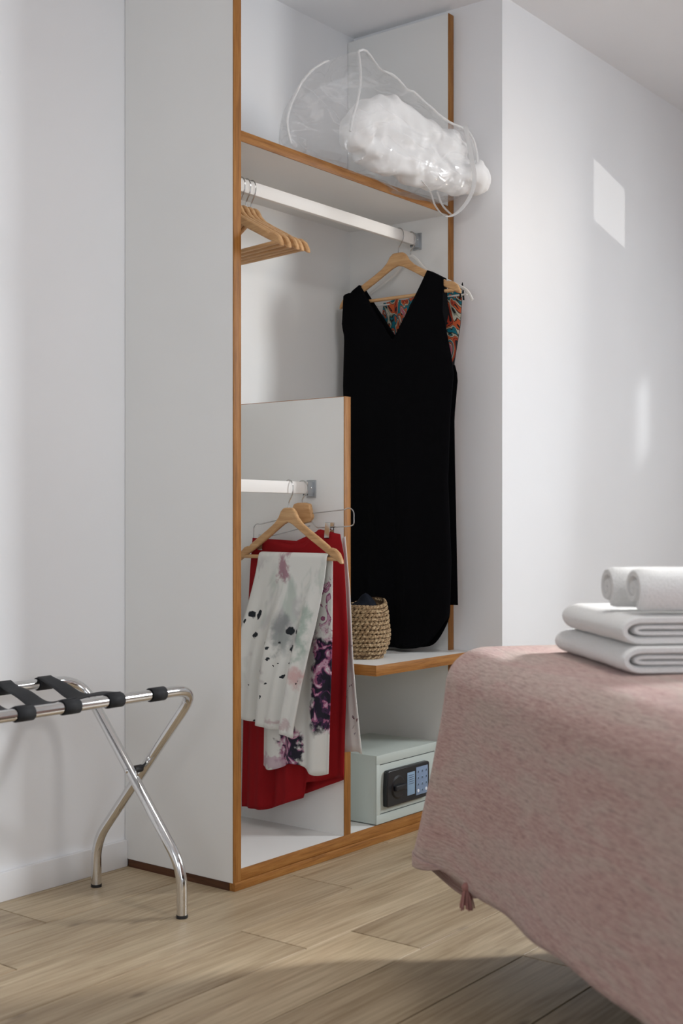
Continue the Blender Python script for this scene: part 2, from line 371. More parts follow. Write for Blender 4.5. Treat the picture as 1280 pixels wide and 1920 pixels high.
# ------------------------------------------------------------------ room
XL, XR, YB, YF, ZC = -3.3, WX, 0.39, WF, 2.4862
NX, NY = 0.998, -0.169
floor = struct(obj('floor', box(XL, XR, YF, YB+.02, -.05, -.009), 'floor_base', smooth=False), 'grey beige oak laminate plank floor')
struct(obj('ceiling', box(XL-.1, XR+.1, YF-.1, YB+.12, ZC, ZC+.1), 'ceiling', smooth=False), 'plain white ceiling')
struct(obj('wall_back', box(XL-.1, NX+.02, YB, YB+.12, -.05, ZC), 'wall', smooth=False), 'white back wall behind the luggage rack and wardrobe')
struct(obj('wall_right', box(NX, XR+.1, NY, YB+.12, -.05, ZC), 'wall', smooth=False), 'bright white wall projecting beside the wardrobe')
def wall_with_hole(name, axis, c0, c1, a0, a1, h0, h1, z0, z1, label):
    bm = bmesh.new()
    for (s, e, zz0, zz1) in ((a0, h0, -.05, ZC), (h1, a1, -.05, ZC), (h0, h1, -.05, z0), (h0, h1, z1, ZC)):
        if e - s < 1e-4 or zz1-zz0 < 1e-4: continue
        if axis == 'x': bm_box(bm, c0, c1, s, e, zz0, zz1)
        else: bm_box(bm, s, e, c0, c1, zz0, zz1)
    return struct(obj(name, bm, 'wall', smooth=False), label)
W1 = (-3.1, -1.1, .12, 2.28)
wall_with_hole('wall_front', 'y', YF-.1, YF, XL-.1, XR+.1, *W1[:2], *W1[2:], 'white wall with a balcony window')
W3 = (-3.06, -2.34, 1.46, 2.42); W4 = (-.95, -.56, 1.50, 1.94)
bm = bmesh.new()
for (s0, s1, q0, q1) in ((YF, W3[0], -.05, ZC), (W3[0], W3[1], -.05, W3[2]), (W3[0], W3[1], W3[3], ZC), (W3[1], W4[0], -.05, ZC), (W4[0], W4[1], -.05, W4[2]), (W4[0], W4[1], W4[3], ZC), (W4[1], NY, -.05, ZC)):
    bm_box(bm, XR, XR+.1, s0, s1, q0, q1)
struct(obj('wall_end', bm, 'wall', smooth=False), 'white end wall with a tall and a small window')
W2 = (-2.2, -1.0, .70, 2.10)
wall_with_hole('wall_left', 'x', XL-.1, XL, YF, YB, *W2[:2], *W2[2:], 'white wall with a balcony window')
def window(name, axis, c, h0, h1, z0, z1, label, mull):
    bm = bmesh.new(); t = .05
    bars = [(h0, h1, z0, z0+t), (h0, h1, z1-t, z1), (h0, h0+t, z0+t, z1-t), (h1-t, h1, z0+t, z1-t)] + [(m_-t/2, m_+t/2, z0+t, z1-t) for m_ in mull]
    for (a0, a1, q0, q1) in bars:
        if axis == 'x': bm_box(bm, c, c+.05, a0, a1, q0, q1)
        else: bm_box(bm, a0, a1, c-.05, c, q0, q1)
    fr_ = struct(obj(name, bm, 'skirting', smooth=False), label)
    bars = [h0+t] + [x for m_ in mull for x in (m_-t/2, m_+t/2)] + [h1-t]
    for a0, a1 in zip(bars[::2], bars[1::2]):
        g = box(c+.02, c+.026, a0, a1, z0+t, z1-t) if axis == 'x' else box(a0, a1, c-.026, c-.02, z0+t, z1-t)
        obj('pane', g, 'glass', fr_, smooth=False, local=True)
window('window_1', 'y', YF-.03, *W1, 'white framed balcony window', [-2.1])
window('window_3', 'x', XR+.03, *W3, 'tall white framed window', [])
window('window_4', 'x', XR+.045, *W4, 'small white framed window', [])
window('window_2', 'x', XL-.08, *W2, 'white framed side window', [-1.6])
struct(obj('baseboard_back', box(XL, -.0005, YB-.013, YB, 0, .0697, .002), 'skirting'), 'low white baseboard along the back wall')
struct(obj('baseboard_right', box(NX+.002, XR, NY-.013, NY, 0, .0697, .002), 'skirting'), 'low white baseboard along the right wall')

# flush fill lamp added on the ceiling, out of view, to brighten the interior
LX, LY = -.25, -1.35
cl = thing('fill_lamp', 'round flush white fill lamp added out of view above the bed', 'lamp', (LX, LY, ZC))
bm = bmesh.new(); bmesh.ops.create_cone(bm, cap_ends=True, segments=40, radius1=.21, radius2=.23, depth=.03, matrix=Matrix.Translation((LX, LY, ZC-.0155))); obj('fill_lamp_plate', bm, 'skirting', cl)
m, nt, b = new_mat('fill_lamp_diffuser'); b.inputs['Base Color'].default_value = (.9, .9, .88, 1); b.inputs['Emission Color'].default_value = (1, .95, .87, 1); b.inputs['Emission Strength'].default_value = 2.0
bm = bmesh.new(); bmesh.ops.create_cone(bm, cap_ends=True, segments=40, radius1=.18, radius2=.20, depth=.02, matrix=Matrix.Translation((LX, LY, ZC-.042))); obj('diffuser', bm, m, cl)
l = bpy.data.lights.new('fill_lamp_light', 'AREA'); l.shape = 'DISK'; l.size = .36; l.energy = 9; l.color = (1.0, .985, .96)
lo = bpy.data.objects.new('fill_lamp_light', l); COL.objects.link(lo); lo.parent = cl; lo.location = (0, 0, -.056)

# floor planks
PWID, PLEN, GAP = .1918, 1.285, .0015
rows = {}; k0 = math.floor((YF - (-.0205))/PWID)
offs = {-1: .20, -2: -.209, -3: -.059, -4: .45, -5: .034, 0: .62, 1: -.436, -6: -.5}
k = k0; cache = {}
while -.0205 + k*PWID < YB:
    y0 = max(YF, -.0205 + k*PWID); y1 = min(YB, -.0205 + (k+1)*PWID)
    x = offs.get(k, random.uniform(0, PLEN))
    while x > XL: x -= PLEN
    while x < XR:
        x0, x1 = max(x, XL), min(x+PLEN, XR); x += PLEN
        if x1-x0 < .02 or y1-y0 < .01: continue
        key = (round(x1-x0, 4), round(y1-y0, 4))
        if key not in cache:
            hx, hy = (x1-x0)/2 - GAP, (y1-y0)/2 - GAP
            bm = box(-hx, hx, -hy, hy, -.0085, 0); 
            top = [e for e in bm.edges if all(v_.co.z > -.001 for v_ in e.verts)]
            bmesh.ops.bevel(bm, geom=top, offset=.0008, segments=1, affect='EDGES')
            o = obj('plank', bm, 'laminate', floor, smooth=False, local=True); cache[key] = o.data
        else:
            o = bpy.data.objects.new('plank', cache[key]); COL.objects.link(o); o.parent = floor
        o.location = ((x0+x1)/2, (y0+y1)/2, 0)
    k += 1

# ------------------------------------------------------------------ wardrobe
W_, D_, T_ = .9928, .388, .0277
A_, ZB, ZS0, ZS1, ZD, ZT, PZ = .4446, .0503, 1.8465, 1.873, 1.249, 2.4636, .0199
wd = thing('wardrobe', 'tall open white wardrobe with oak edges built into the alcove', 'wardrobe', (0, 0, 0))
def panel(name, x0, x1, y0, y1, z0, z1, edge, label=None):
    e = .003
    p = obj(name, box(x0, x1, y0+e, y1, z0, z1), 'melamine', wd, smooth=False)
    if label: p['label'] = label
    q = obj('oak_edge', box(x0, x1, y0, y0+e, z0, z1, .0006), edge, p, local=True); q['label'] = 'oak edge strip'
    return p
panel('side_panel', 0, T_, 0, D_, PZ, ZT, 'oak_z'); panel('side_panel', W_-T_, W_, 0, D_, PZ, ZT, 'oak_z')
panel('base_board', T_, W_-T_, 0, D_, .022, ZB, 'oak_x'); panel('top_shelf', T_, W_-T_, 0, D_, ZS0, ZS1, 'oak_x')
panel('divider', A_, A_+T_, 0, D_, ZB, ZD, 'oak_z')
obj('divider_cap', box(A_, A_+T_, 0, D_, ZD, ZD+.0015), 'oak_y', wd)
obj('back_panel', box(T_, W_-T_, D_-.008, D_, ZB, ZS0), 'melamine', wd, smooth=False)
obj('plinth', box(0, W_, -.004, .014, 0, .0212, .0015), 'oak_x', wd)
obj('plinth', box(-.001, .012, .0145, D_-.014, 0, PZ-.0005), 'plinth_shaded', wd)
# bench shelf running out in front of the right side panel
bz0, bz1 = .487, .5162
bm = bmesh.new(); poly = [(.488, -.0745), (.996, -.0745), (.996, -.001), (W_-T_, -.001), (W_-T_, D_-.009), (A_+T_, D_-.009), (A_+T_, .001), (.488, .001)]
a = [bm.verts.new((x, y, bz0)) for x, y in poly]; c = [bm.verts.new((x, y, bz1)) for x, y in poly]
bm.faces.new(a[::-1]); bm.faces.new(c)
for i in range(len(poly)): bm.faces.new((a[i], a[(i+1) % len(poly)], c[(i+1) % len(poly)], c[i]))
bench = obj('bench_shelf', bm, 'melamine', wd, smooth=False)
obj('oak_edge', box(.485, .996, -.0775, -.0745, bz0, bz1, .0005), 'oak_x', bench, local=True)
obj('oak_edge', box(.485, .488, -.0745, .001, bz0, bz1, .0005), 'oak_y', bench, local=True)
RY = .115
def rail(x0, x1, z0, z1):
    r_ = obj('clothes_rail', box(x0+.012, x1-.012, RY-.0075, RY+.0075, z0, z1, .002), 'alu', wd)
    r_['label'] = 'flat aluminium clothes rail'
    for xa, xb, xc, xd in ((x1-.028, x1-.004, x1-.004, x1-.0005), (x0+.004, x0+.028, x0+.0005, x0+.004)):
        bm = bmesh.new(); bm_box(bm, xa, xb, RY-.0105, RY-.0078, z0-.003, z1+.001, .0008); bm_box(bm, xa, xb, RY+.0078, RY+.0105, z0-.003, z1+.001, .0008)
        bm_box(bm, xa, xb, RY-.0105, RY+.0105, z0-.0065, z0-.003, .0008); bm_box(bm, xc, xd, RY-.016, RY+.016, z0-.011, z1+.006, .0012)
        bk = obj('rail_bracket', bm, 'alu_dark', wd)
        s_ = bmesh.new(); bmesh.ops.create_uvsphere(s_, u_segments=10, v_segments=6, radius=.0032, matrix=Matrix.Translation(((xa+xb)/2, RY-.0105, (z0+z1)/2)))
        obj('screw', s_, 'chrome', bk, local=True)
    return r_
rail(T_, W_-T_, 1.765, 1.80); rail(T_, A_, .985, 1.018)

# ------------------------------------------------------------------ wooden hangers (local: x along the arms, origin = rail top under the hook)
NK = -.072
half_top = [(0, 0), (.018, -.001), (.030, -.010), (.040, -.026), (.058, -.042), (.09, -.060), (.135, -.083), (.168, -.101), (.176, -.108), (.183, -.107), (.197, -.110), (.213, -.121), (.223, -.137), (.226, -.150)]
half_bot = [(.219, -.148), (.205, -.140), (.17, -.124), (.13, -.104), (.09, -.084), (.05, -.062), (.02, -.046), (0, -.040)]
right_ = half_top + half_bot; body_poly = [(x, z+NK) for x, z in right_] + [(-x, z+NK) for x, z in right_[::-1] if x > 0]
def hook_path(): return smooth_path([(0, 0, NK-.004), (0, 0, NK+.012), (.004, 0, NK+.020), (.0165, 0, -.034), (.0185, 0, -.014), (.011, 0, -.001), (0, 0, .0028), (-.011, 0, -.001), (-.0175, 0, -.012), (-.018, 0, -.026)], 5)
def wooden_hanger(label, group, bar=True):
    h = thing('wooden_hanger', label, 'hanger', group=group)
    o = obj('body', prism(body_poly, -.006, .006), 'hanger', h, local=True)
    md = o.modifiers.new('bevel', 'BEVEL'); md.width = .0035; md.segments = 2; md.limit_method = 'ANGLE'
    obj('hook', tube(hook_path(), .0017, 8), 'wire', h, local=True)
    if bar: obj('trouser_bar', tube([(-.205, 0, NK-.136), (.205, 0, NK-.136)], .0055, 10), 'hanger', h, local=True)
    return h
GH = 'wooden hangers bunched on the upper rail'
spots = [(.192, -98, 'wooden hanger farthest right in the bunch on the upper rail'),
         (.172, -99, 'wooden hanger second from the right in the bunch on the upper rail'),
         (.150, -98, 'wooden hanger in the middle of the bunch on the upper rail'),
         (.126, -99.5, 'wooden hanger second from the left in the bunch on the upper rail'),
         (.100, -100, 'wooden hanger nearest the left side panel on the upper rail')]
proto = None
for hx, an, lb in spots:
    if proto is None: proto = h = wooden_hanger(lb, GH)
    else: h = copy_tree(proto); h['label'] = lb
    h.location = (hx, RY, 1.8005); h.rotation_euler = (0, 0, radians(an))
hd = copy_tree(proto); hd['label'] = 'wooden hanger carrying the black V-neck dress'; hd['group'] = 'wooden hangers in use'
hd.location = (.862, RY, 1.8005); hd.rotation_euler = (0, 0, radians(-90))
ht = copy_tree(proto); ht['label'] = 'wooden hanger on the lower rail holding printed white trousers'; ht['group'] = 'wooden hangers in use'
ht.location = (.345, RY, 1.0185); ht.rotation_euler = (0, 0, radians(-101.5))

def local_frame(x, y, ang):
    a = radians(ang); ax = Vector((cos(a), sin(a), 0)); ay = Vector((-sin(a), cos(a), 0)); o_ = Vector((x, y, 0))
    return lambda lx, ln, z: o_ + ax*lx + ay*ln + Vector((0, 0, z))

# white plastic hanger behind the dress
wh = thing('plastic_hanger', 'thin white plastic hanger behind the black dress', 'hanger', (.926, RY, 1.8005), radians(-90))
pts = smooth_path([(-.224, 0, -.232), (-.20, 0, -.198), (-.13, 0, -.160), (-.06, 0, -.122), (-.02, 0, -.082), (0, 0, -.072), (.02, 0, -.082), (.06, 0, -.122), (.13, 0, -.160), (.20, 0, -.198), (.224, 0, -.232)], 6)
obj('arms', tube(pts, .0038, 8, flat=(1.3, .8)), 'white_plastic', wh, local=True)
obj('cross_bar', tube([(-.205, 0, -.212), (.205, 0, -.212)], .003, 8), 'white_plastic', wh, local=True)
obj('hook', tube(hook_path(), .0018, 8), 'wire', wh, local=True)

# ------------------------------------------------------------------ dresses
def dress_mesh(fr, ztop_in, zhem, wl, wr, depth, ncut, folds, nu=48, nv=60, offs=0, thick=False):
    # front and back panels; u in [-1,1]; wl/wr half widths by height; ztop_in(u) neckline height
    bm = bmesh.new(); uvl = bm.loops.layers.uv.new('UVMap'); uv = {}
    us = [-1+2*i/nu for i in range(nu+1)]
    G = []
    for side in (-1, 1):
        g = []
        for j in range(nv+1):
            row = []; v_ = (j/nv)
            for u in us:
                zt = ztop_in(u); zh = zhem(u); z = zt + (zh-zt)*v_
                x = u*(wr(z) if u > 0 else wl(z))
                hi = sst(1.47, 1.53, z) if thick else 0
                dd = depth(z)*((1-hi)*sqrt(max(0, 1-u*u)) + hi)
                dd += folds*sst(0, .9, v_)*sin(u*9.5+side*1.3+.6*sin(3*u))*(1-u*u)
                vert = bm.verts.new(fr(x, offs + side*max(.0025, dd) if abs(u) < 1 else offs + side*(.0012*(1-hi) + dd*hi), z)); uv[vert] = (x + (1 if side > 0 else 0), z); row.append(vert)
            g.append(row)
        G.append(g)
    for g in G:
        for j in range(nv):
            for i in range(nu):
                f = bm.faces.new((g[j][i], g[j][i+1], g[j+1][i+1], g[j+1][i]))
                for l in f.loops: l[uvl].uv = uv[l.vert]
    for i in range(nu):                                   # shoulder tops
        if ncut(us[i]) and ncut(us[i+1]):
            f = bm.faces.new((G[0][0][i], G[0][0][i+1], G[1][0][i+1], G[1][0][i]))
    for j in range(nv):
        for i in (0, nu): bm.faces.new((G[0][j][i], G[0][j+1][i], G[1][j+1][i], G[1][j][i]))
    return bm
# hanger arm top height at local x (dress rests just above the arms)
def arm_z(x): return 1.8005 + NK + lerp_tab(half_top, abs(x)) + .003
fr = local_frame(.862, RY, -90)
def w_left(z): return lerp_tab([(.52, .17), (.60, .19), (.9, .195), (1.34, .212), (1.55, .205), (1.70, .203)], z)
def w_right(z): return lerp_tab([(.52, .16), (.574, .172), (.637, .185), (.795, .190), (1.032, .178), (1.221, .186), (1.345, .198), (1.40, .190), (1.475, .172), (1.626, .167), (1.7, .167)], z)
def top_dress(u):
    x = u*(.167 if u > 0 else .203)
    if x < -.140: return arm_z(x)
    if x > .112: return arm_z(x)
    if x < -.009: t = (x+.009)/(-.131); return 1.459 + t*(arm_z(-.140)-1.459)
    t = (x+.009)/.121; return 1.459 + t*(arm_z(.112)-1.459)
def hem_dress(u): return .527 + (.10*abs(u)**5 if u > 0 else .04*abs(u)**5)
bm = dress_mesh(fr, top_dress, hem_dress, w_left, w_right, lambda z: lerp_tab([(.5, .032), (1.2, .026), (1.5, .017), (1.62, .0095)], z), lambda u: u < -.66 or u > .64, .010, nu=60, thick=True)
dr = obj('black_dress', bm, 'black', None, solid=.0016)
tag(dr, 'long sleeveless black V-neck dress hanging on the upper rail', 'dress')
# patterned dress behind it
fr = local_frame(.931, RY, -90)
pd = thing('patterned_dress', 'strappy dress with colourful swirl top and black skirt behind the black dress', 'dress', (.931, RY, .66))
def bod_top(u): return 1.598 + .003*sin(u*9)
bm = dress_mesh(fr, bod_top, lambda u: 1.38, lambda z: lerp_tab([(1.3, .15), (1.5, .118), (1.6, .104)], z), lambda z: lerp_tab([(1.30, .150), (1.39, .157), (1.50, .178), (1.60, .186)], z), lambda z: .010, lambda u: False, .004, 30, 20)
obj('bodice', bm, 'swirl', pd, solid=.0014)
bm = dress_mesh(fr, lambda u: 1.3805, lambda u: .658, lambda z: .14, lambda z: lerp_tab([(.6, .170), (1.1, .158), (1.22, .156), (1.345, .169), (1.385, .157)], z), lambda z: .014, lambda u: False, .006, 30, 30)
obj('skirt', bm, 'black', pd, solid=.0014)
for x in (.184,):
    obj('strap', tube([fr(x, -.0105, 1.575), fr(x, -.007, 1.60), fr(x+.002, 0, 1.8005 - lerp_tab([(.11, .155), (.20, .196)], abs(x)) + .012), fr(x, .007, 1.60), fr(x, .0105, 1.575)], .003, 6, flat=(1.2, .6)), 'black', pd)

# ------------------------------------------------------------------ printed trousers folded over the bar
fr = local_frame(.345, RY, -101.5)
BARZ = 1.0185 + NK - .136
xl_f = [(.0, -.123), (.10, -.145), (.24, -.172), (.46, -.181), (.60, -.18)]
xr_f = [(.0, .173), (.06, .165), (.19, .143), (.30, .120), (.46, .074), (.6, .06)]
xl_r = [(.0, -.120), (.3, -.128), (.62, -.134)]; xr_r = [(.0, .174), (.3, .170), (.62, .158)]
def trousers(u, v):
    arc = .010
    if v < .47:                                            # front, bottom -> top
        t = 1 - v/.47; bot = .456 + .026*u - .03*(u < .04)*(1-u/.04 if u < .04 else 0)
        d = t*bot; z = BARZ + .004 - d; a_, b_ = lerp_tab(xl_f, d), lerp_tab(xr_f, d); x = a_ + (b_-a_)*u
        n = -.010 - .030*sst(0, .35, d) - .012*sst(.02, .3, d)*(sin(u*15+1.0) + .5*sin(u*31+d*5)); return fr(x, n, z), (x, -d)
    if v <= .53:
        t = (v-.47)/.06; an = pi*t; x = lerp_tab([(0, -.123), (1, -.120)], t); x2 = lerp_tab([(0, .173), (1, .174)], t); xx = x + (x2-x)*u
        return fr(xx, -.0095*cos(an), BARZ + .004 + .0095*sin(an)), (xx, .005*t)
    t = (v-.53)/.47; bot = .585 - .02*u + .012*sin(u*9); d = t*bot; z = BARZ + .004 - d; a_, b_ = lerp_tab(xl_r, d), lerp_tab(xr_r, d); x = a_ + (b_-a_)*u
    n = .0095 - .010*sst(.1, .5, d) + .008*sst(.05, .5, d)*sin(u*20+1); return fr(x, n, z), (x, .01 + d)
tr_ = obj('printed_trousers', sheet(trousers, 56, 90), 'print', None, solid=.0015)
tag(tr_, 'white trousers with watercolour splashes and flowers folded over a hanger bar', 'trousers')

# ------------------------------------------------------------------ clip hanger and red skirt
SX = .402
ch = thing('clip_hanger', 'clip hanger with wooden block and steel wire frame holding the red skirt', 'hanger', (SX, RY, 1.0185), radians(-90))
zo = 1.0185
blk = [(-.026, -.062), (-.012, -.058), (.012, -.058), (.030, -.062), (.034, -.080), (.040, -.098), (.030, -.112), (.0, -.118), (-.030, -.112), (-.040, -.098), (-.034, -.08)]
o = obj('wooden_block', prism(blk, -.007, .007), 'hanger', ch, local=True); md = o.modifiers.new('bevel', 'BEVEL'); md.width = .003; md.segments = 2; md.limit_method = 'ANGLE'
obj('hook', tube([p + Vector((0, 0, .008)) if p.z < -.04 else p for p in hook_path()], .0017, 8), 'wire', ch, local=True)
wp = [(-.03, 0, -.095), (-.155, 0, -.118), (-.168, 0, -.116), (-.178, 0, -.124), (-.180, 0, -.165), (-.165, 0, -.160), (-.10, 0, -.148), (.028, 0, -.122)]
obj('wire_frame', tube(fillet(wp, .008), .0016, 8), 'wire', ch, local=True)
wp = [(.03, 0, -.088), (.15, 0, -.078), (.160, 0, -.074), (.172, 0, -.076), (.180, 0, -.086), (.180, 0, -.118), (.168, 0, -.123), (.05, 0, -.127), (.034, 0, -.108)]
obj('wire_frame', tube(fillet(wp, .008), .0016, 8), 'wire', ch, local=True)
for cx_, cz_, tl in ((-.143, -.160, .2), (.098, -.126, 0)):
    bm = bmesh.new()
    for s_ in (-1, 1):
        q = [(s_*.0095-.004, -.030), (s_*.0110-.004, -.028), (s_*.0105, .012), (s_*.009, .013)]
        a = [bm.verts.new((cx_-.0085, y, cz_+z)) for y, z in q]; c = [bm.verts.new((cx_+.0085, y, cz_+z)) for y, z in q]
        bm.faces.new(a); bm.faces.new(c[::-1])
        for i in range(4): bm.faces.new((a[i], c[i], c[(i+1) % 4], a[(i+1) % 4]))
    cl = obj('clip', bm, 'steel_clip', ch, local=True); cl['label'] = 'steel clip'
    obj('clip_spring', tube([(cx_-.0075, 0, cz_-.004), (cx_+.0075, 0, cz_-.004)], .0033, 8), 'steel_clip', cl, local=True)
fr = local_frame(SX, RY, -90)
sxl = [(.0, -.178), (.10, -.188), (.45, -.212), (.80, -.222)]; sxr = [(.0, .136), (.05, .148), (.28, .162), (.43, .155), (.68, .146)]
def skirt(u, v):
    th = 2*pi*u; cu = cos(th); p = (cu+1)/2               # p: 0 left .. 1 right ; front is sin<0
    front = sin(th) < 0
    top = lerp_tab([(0, .862), (.2, .858), (.45, .845), (.6, .850), (.78, .888), (1, .874)], p) if front else lerp_tab([(0, .862), (.5, .855), (.78, .886), (1, .874)], p)
    bot = lerp_tab([(0, .093), (.30, .102), (.58, .142), (.64, .150), (.68, .196), (1, .222)], p) if front else lerp_tab([(0, .10), (.6, .155), (1, .215)], p)
    z = top + (bot-top)*v; d = .87 - z; a_, b_ = lerp_tab(sxl, d), lerp_tab(sxr, d); x = a_ + (b_-a_)*p
    dep = .004 + .016*sst(0, .5, v); n = dep*sin(th)
    fold = sst(.05, .6, v)*((.011 + .007*sst(.6, .9, p))*sin(p*21+.6) + .006*sin(p*43))*abs(sin(th))**.5
    if not front: n = min(n, .017); fold *= .3
    return fr(x, n + fold - .004, z), (p*.35 + (0 if front else 1), z)
sk = obj('red_skirt', sheet(skirt, 120, 50, True), 'red', None, solid=.0015)
tag(sk, 'long flared red skirt clipped to a hanger behind the printed trousers', 'skirt')
def lining(u, v):
    top = .868 - .05*(1-u); bot = .286 + .004*sin(u*9); z = top + (bot-top)*v; d = .87-z
    xr_ = lerp_tab([(0, .135), (.28, .166), (.42, .180), (.60, .203)], d); x = .02 + (xr_-.02)*u
    n = .0215 - .012*sst(.8, 1, u)*sst(.2, .6, v) + .002*sin(u*30); return fr(x, n, z), (x, z)
ln = obj('white_petticoat', sheet(lining, 24, 30), 'satin', None, solid=.0012)
tag(ln, 'strip of white printed fabric showing behind the red skirt', 'skirt')

# ------------------------------------------------------------------ woven basket with a dark item
BX, BY, BZ = .632, .075, bz1
bk = thing('woven_basket', 'small round seagrass basket standing on the bench shelf', 'basket', (BX, BY, BZ))
prof = [(0, .048), (.012, .059), (.04, .071), (.075, .0745), (.115, .070), (.165, .061)]
NR = 13
def rim_z(an): return .010*cos(an - radians(-20)) + .006*cos(2*an)
for r_i in range(NR):
    bm = bmesh.new(); ns = 34
    for k in range(ns):
        an = 2*pi*(k + .5*(r_i % 2))/ns; h = .006 + r_i*.0122; hh = h + rim_z(an)*(h/.16)**2
        R = lerp_tab(prof, h); ctr = Vector((cos(an)*R, sin(an)*R, hh)); tan = Vector((-sin(an), cos(an), 0)); rad = Vector((cos(an), sin(an), 0))
        jit = random.uniform(-.12, .12); d1 = (tan*cos(.50+jit) + Vector((0, 0, 1))*sin(.50+jit)); d2 = d1.cross(rad)
        L, Wd, Dp = .0108, .0050, .0046
        ring = []
        for s_ in (-1, -.55, 0, .55, 1):
            rr = sqrt(1-s_*s_)
            if rr < .01: ring.append([bm.verts.new(ctr + d1*(L*s_))]); continue
            ring.append([bm.verts.new(ctr + d1*(L*s_) + d2*(Wd*rr*cos(q*pi/3)) + rad*(Dp*rr*sin(q*pi/3) + .0012*sin(k*2.1+r_i))) for q in range(6)])
        for a, c in zip(ring, ring[1:]):
            for q in range(6):
                if len(a) == 1: bm.faces.new((a[0], c[q], c[(q+1) % 6]))
                elif len(c) == 1: bm.faces.new((a[q], c[0], a[(q+1) % 6]))
                else: bm.faces.new((a[q], c[q], c[(q+1) % 6], a[(q+1) % 6]))
    obj('woven_row', bm, 'straw', bk, local=True)
bm = bmesh.new(); rg = []
for z, R in [(.001, .048), (.003, .056), (.04, .066), (.08, .069), (.12, .065), (.158, .059)]:
    rg.append([bm.verts.new((cos(2*pi*k/32)*R, sin(2*pi*k/32)*R, z + rim_z(2*pi*k/32)*(z/.16)**2)) for k in range(32)])
bm.faces.new(rg[0][::-1])
for a, c in zip(rg, rg[1:]):
    for k in range(32): bm.faces.new((a[k], a[(k+1) % 32], c[(k+1) % 32], c[k]))
obj('liner', bm, 'straw_gap_shade', bk, local=True)
bm = bmesh.new(); bmesh.ops.create_icosphere(bm, subdivisions=4, radius=1)
for v_ in bm.verts:
    p = v_.co.copy(); nz = noise.noise(p*1.8)*.25; v_.co = Vector((BX + p.x*.044*(1+nz) , BY + p.y*.044*(1+nz), BZ + .122 + p.z*.050*(1+.7*nz) + (.018*max(0, 1-hypot(p.x-.2, p.y)*1.6) if p.z > 0 else 0)))
tag(obj('dark_pouch', bm, 'dark_item', None), 'crumpled dark navy pouch sticking out of the woven basket', 'pouch')

# ------------------------------------------------------------------ safe
sx0, sy0, sw, sh, sd = .587, -.004, .31, .197, .255
z0 = ZB
sf = thing('electronic_safe', 'grey green electronic safe with black keypad on the wardrobe base', 'safe', (sx0, sy0, z0))
bm = bmesh.new(); fz, fw_ = .0, .014
bm_box(bm, sx0, sx0+sw, sy0+.004, sy0+sd, z0+.003, z0+sh, .0015); obj('body', bm, 'safe', sf)
bm = bmesh.new()
for (a0, a1, q0, q1) in ((0, sw, sh-.026, sh), (0, sw, .003, .029), (0, .016, .029, sh-.026), (sw-.016, sw, .029, sh-.026)):
    bm_box(bm, sx0+a0, sx0+a1, sy0, sy0+.004, z0+q0, z0+q1, .0006)
obj('front_frame', bm, 'safe', sf)
dz0, dz1 = .0315, sh-.0285
dr_ = obj('door', box(sx0+.0165, sx0+sw-.0165, sy0+.0005, sy0+.004, z0+dz0, z0+dz1, .0005), 'safe', sf)
for zq in ((.029, .0315), (sh-.0285, sh-.026)):
    obj('groove', box(sx0+.016, sx0+sw-.016, sy0+.0022, sy0+.004, z0+zq[0], z0+zq[1]), 'safe_dark', sf)
pp = [(sx0+.030, z0+.052), (sx0+.034, z0+.048), (sx0+.238, z0+.048), (sx0+.243, z0+.053), (sx0+.243, z0+.146), (sx0+.238, z0+.151), (sx0+.040, z0+.151), (sx0+.033, z0+.147), (sx0+.029, z0+.10)]
cp = obj('control_panel', prism(pp, sy0-.016, sy0+.0005), 'black_plastic', dr_, local=True); cp['label'] = 'black plastic control panel'
md = cp.modifiers.new('bevel', 'BEVEL'); md.width = .003; md.segments = 2; md.limit_method = 'ANGLE'
kx, kz = sx0+.082, z0+.099
def disc(x, y, z, r, h, seg=28):
    bm = bmesh.new(); bmesh.ops.create_cone(bm, cap_ends=True, segments=seg, radius1=r, radius2=r*.86, depth=h, matrix=Matrix.Translation((x, y-h/2, z)) @ Matrix.Rotation(pi/2, 4, 'X')); return bm
kb = disc(kx, sy0-.016, kz, .034, .004); bm_box(kb, kx-.026, kx+.026, sy0-.030, sy0-.019, kz-.008, kz+.008, .003); 
kn = obj('knob', kb, 'black_plastic', sf)
obj('key_cover', box(sx0+.128, sx0+.166, sy0-.0168, sy0-.0160, z0+.066, z0+.132, .0003), 'sticker', sf)
pad = obj('keypad', box(sx0+.172, sx0+.232, sy0-.0175, sy0-.0160, z0+.060, z0+.141, .0004), 'keypad', sf); pad['label'] = 'blue grey keypad'
for r_i in range(4):
    for c_i in range(3):
        x, z = sx0+.182+c_i*.0205, z0+.072+r_i*.0185
        white = r_i == 0 and c_i != 1
        obj('key', disc(x, sy0-.0175, z, .0052 if white else .0048, .0010, 14), 'key_white' if white else 'sticker', pad, local=True)
        if not white: 
            kk = bmesh.new(); bm_box(kk, x-.0016, x+.0016, sy0-.0189, sy0-.0184, z-.0028, z+.0028); obj('key_digit', kk, 'key_dot', pad, smooth=False, local=True)
for q in range(5):
    obj('printed_line', box(sx0+.133, sx0+.160, sy0-.0171, sy0-.0167, z0+.098+q*.006, z0+.0995+q*.006), 'key_dot', sf, smooth=False)
for x in (sx0+.02, sx0+sw-.02):
    for y in (sy0+.02, sy0+sd-.03): obj('foot', box(x-.008, x+.008, y-.008, y+.008, z0, z0+.004), 'rubber', sf)

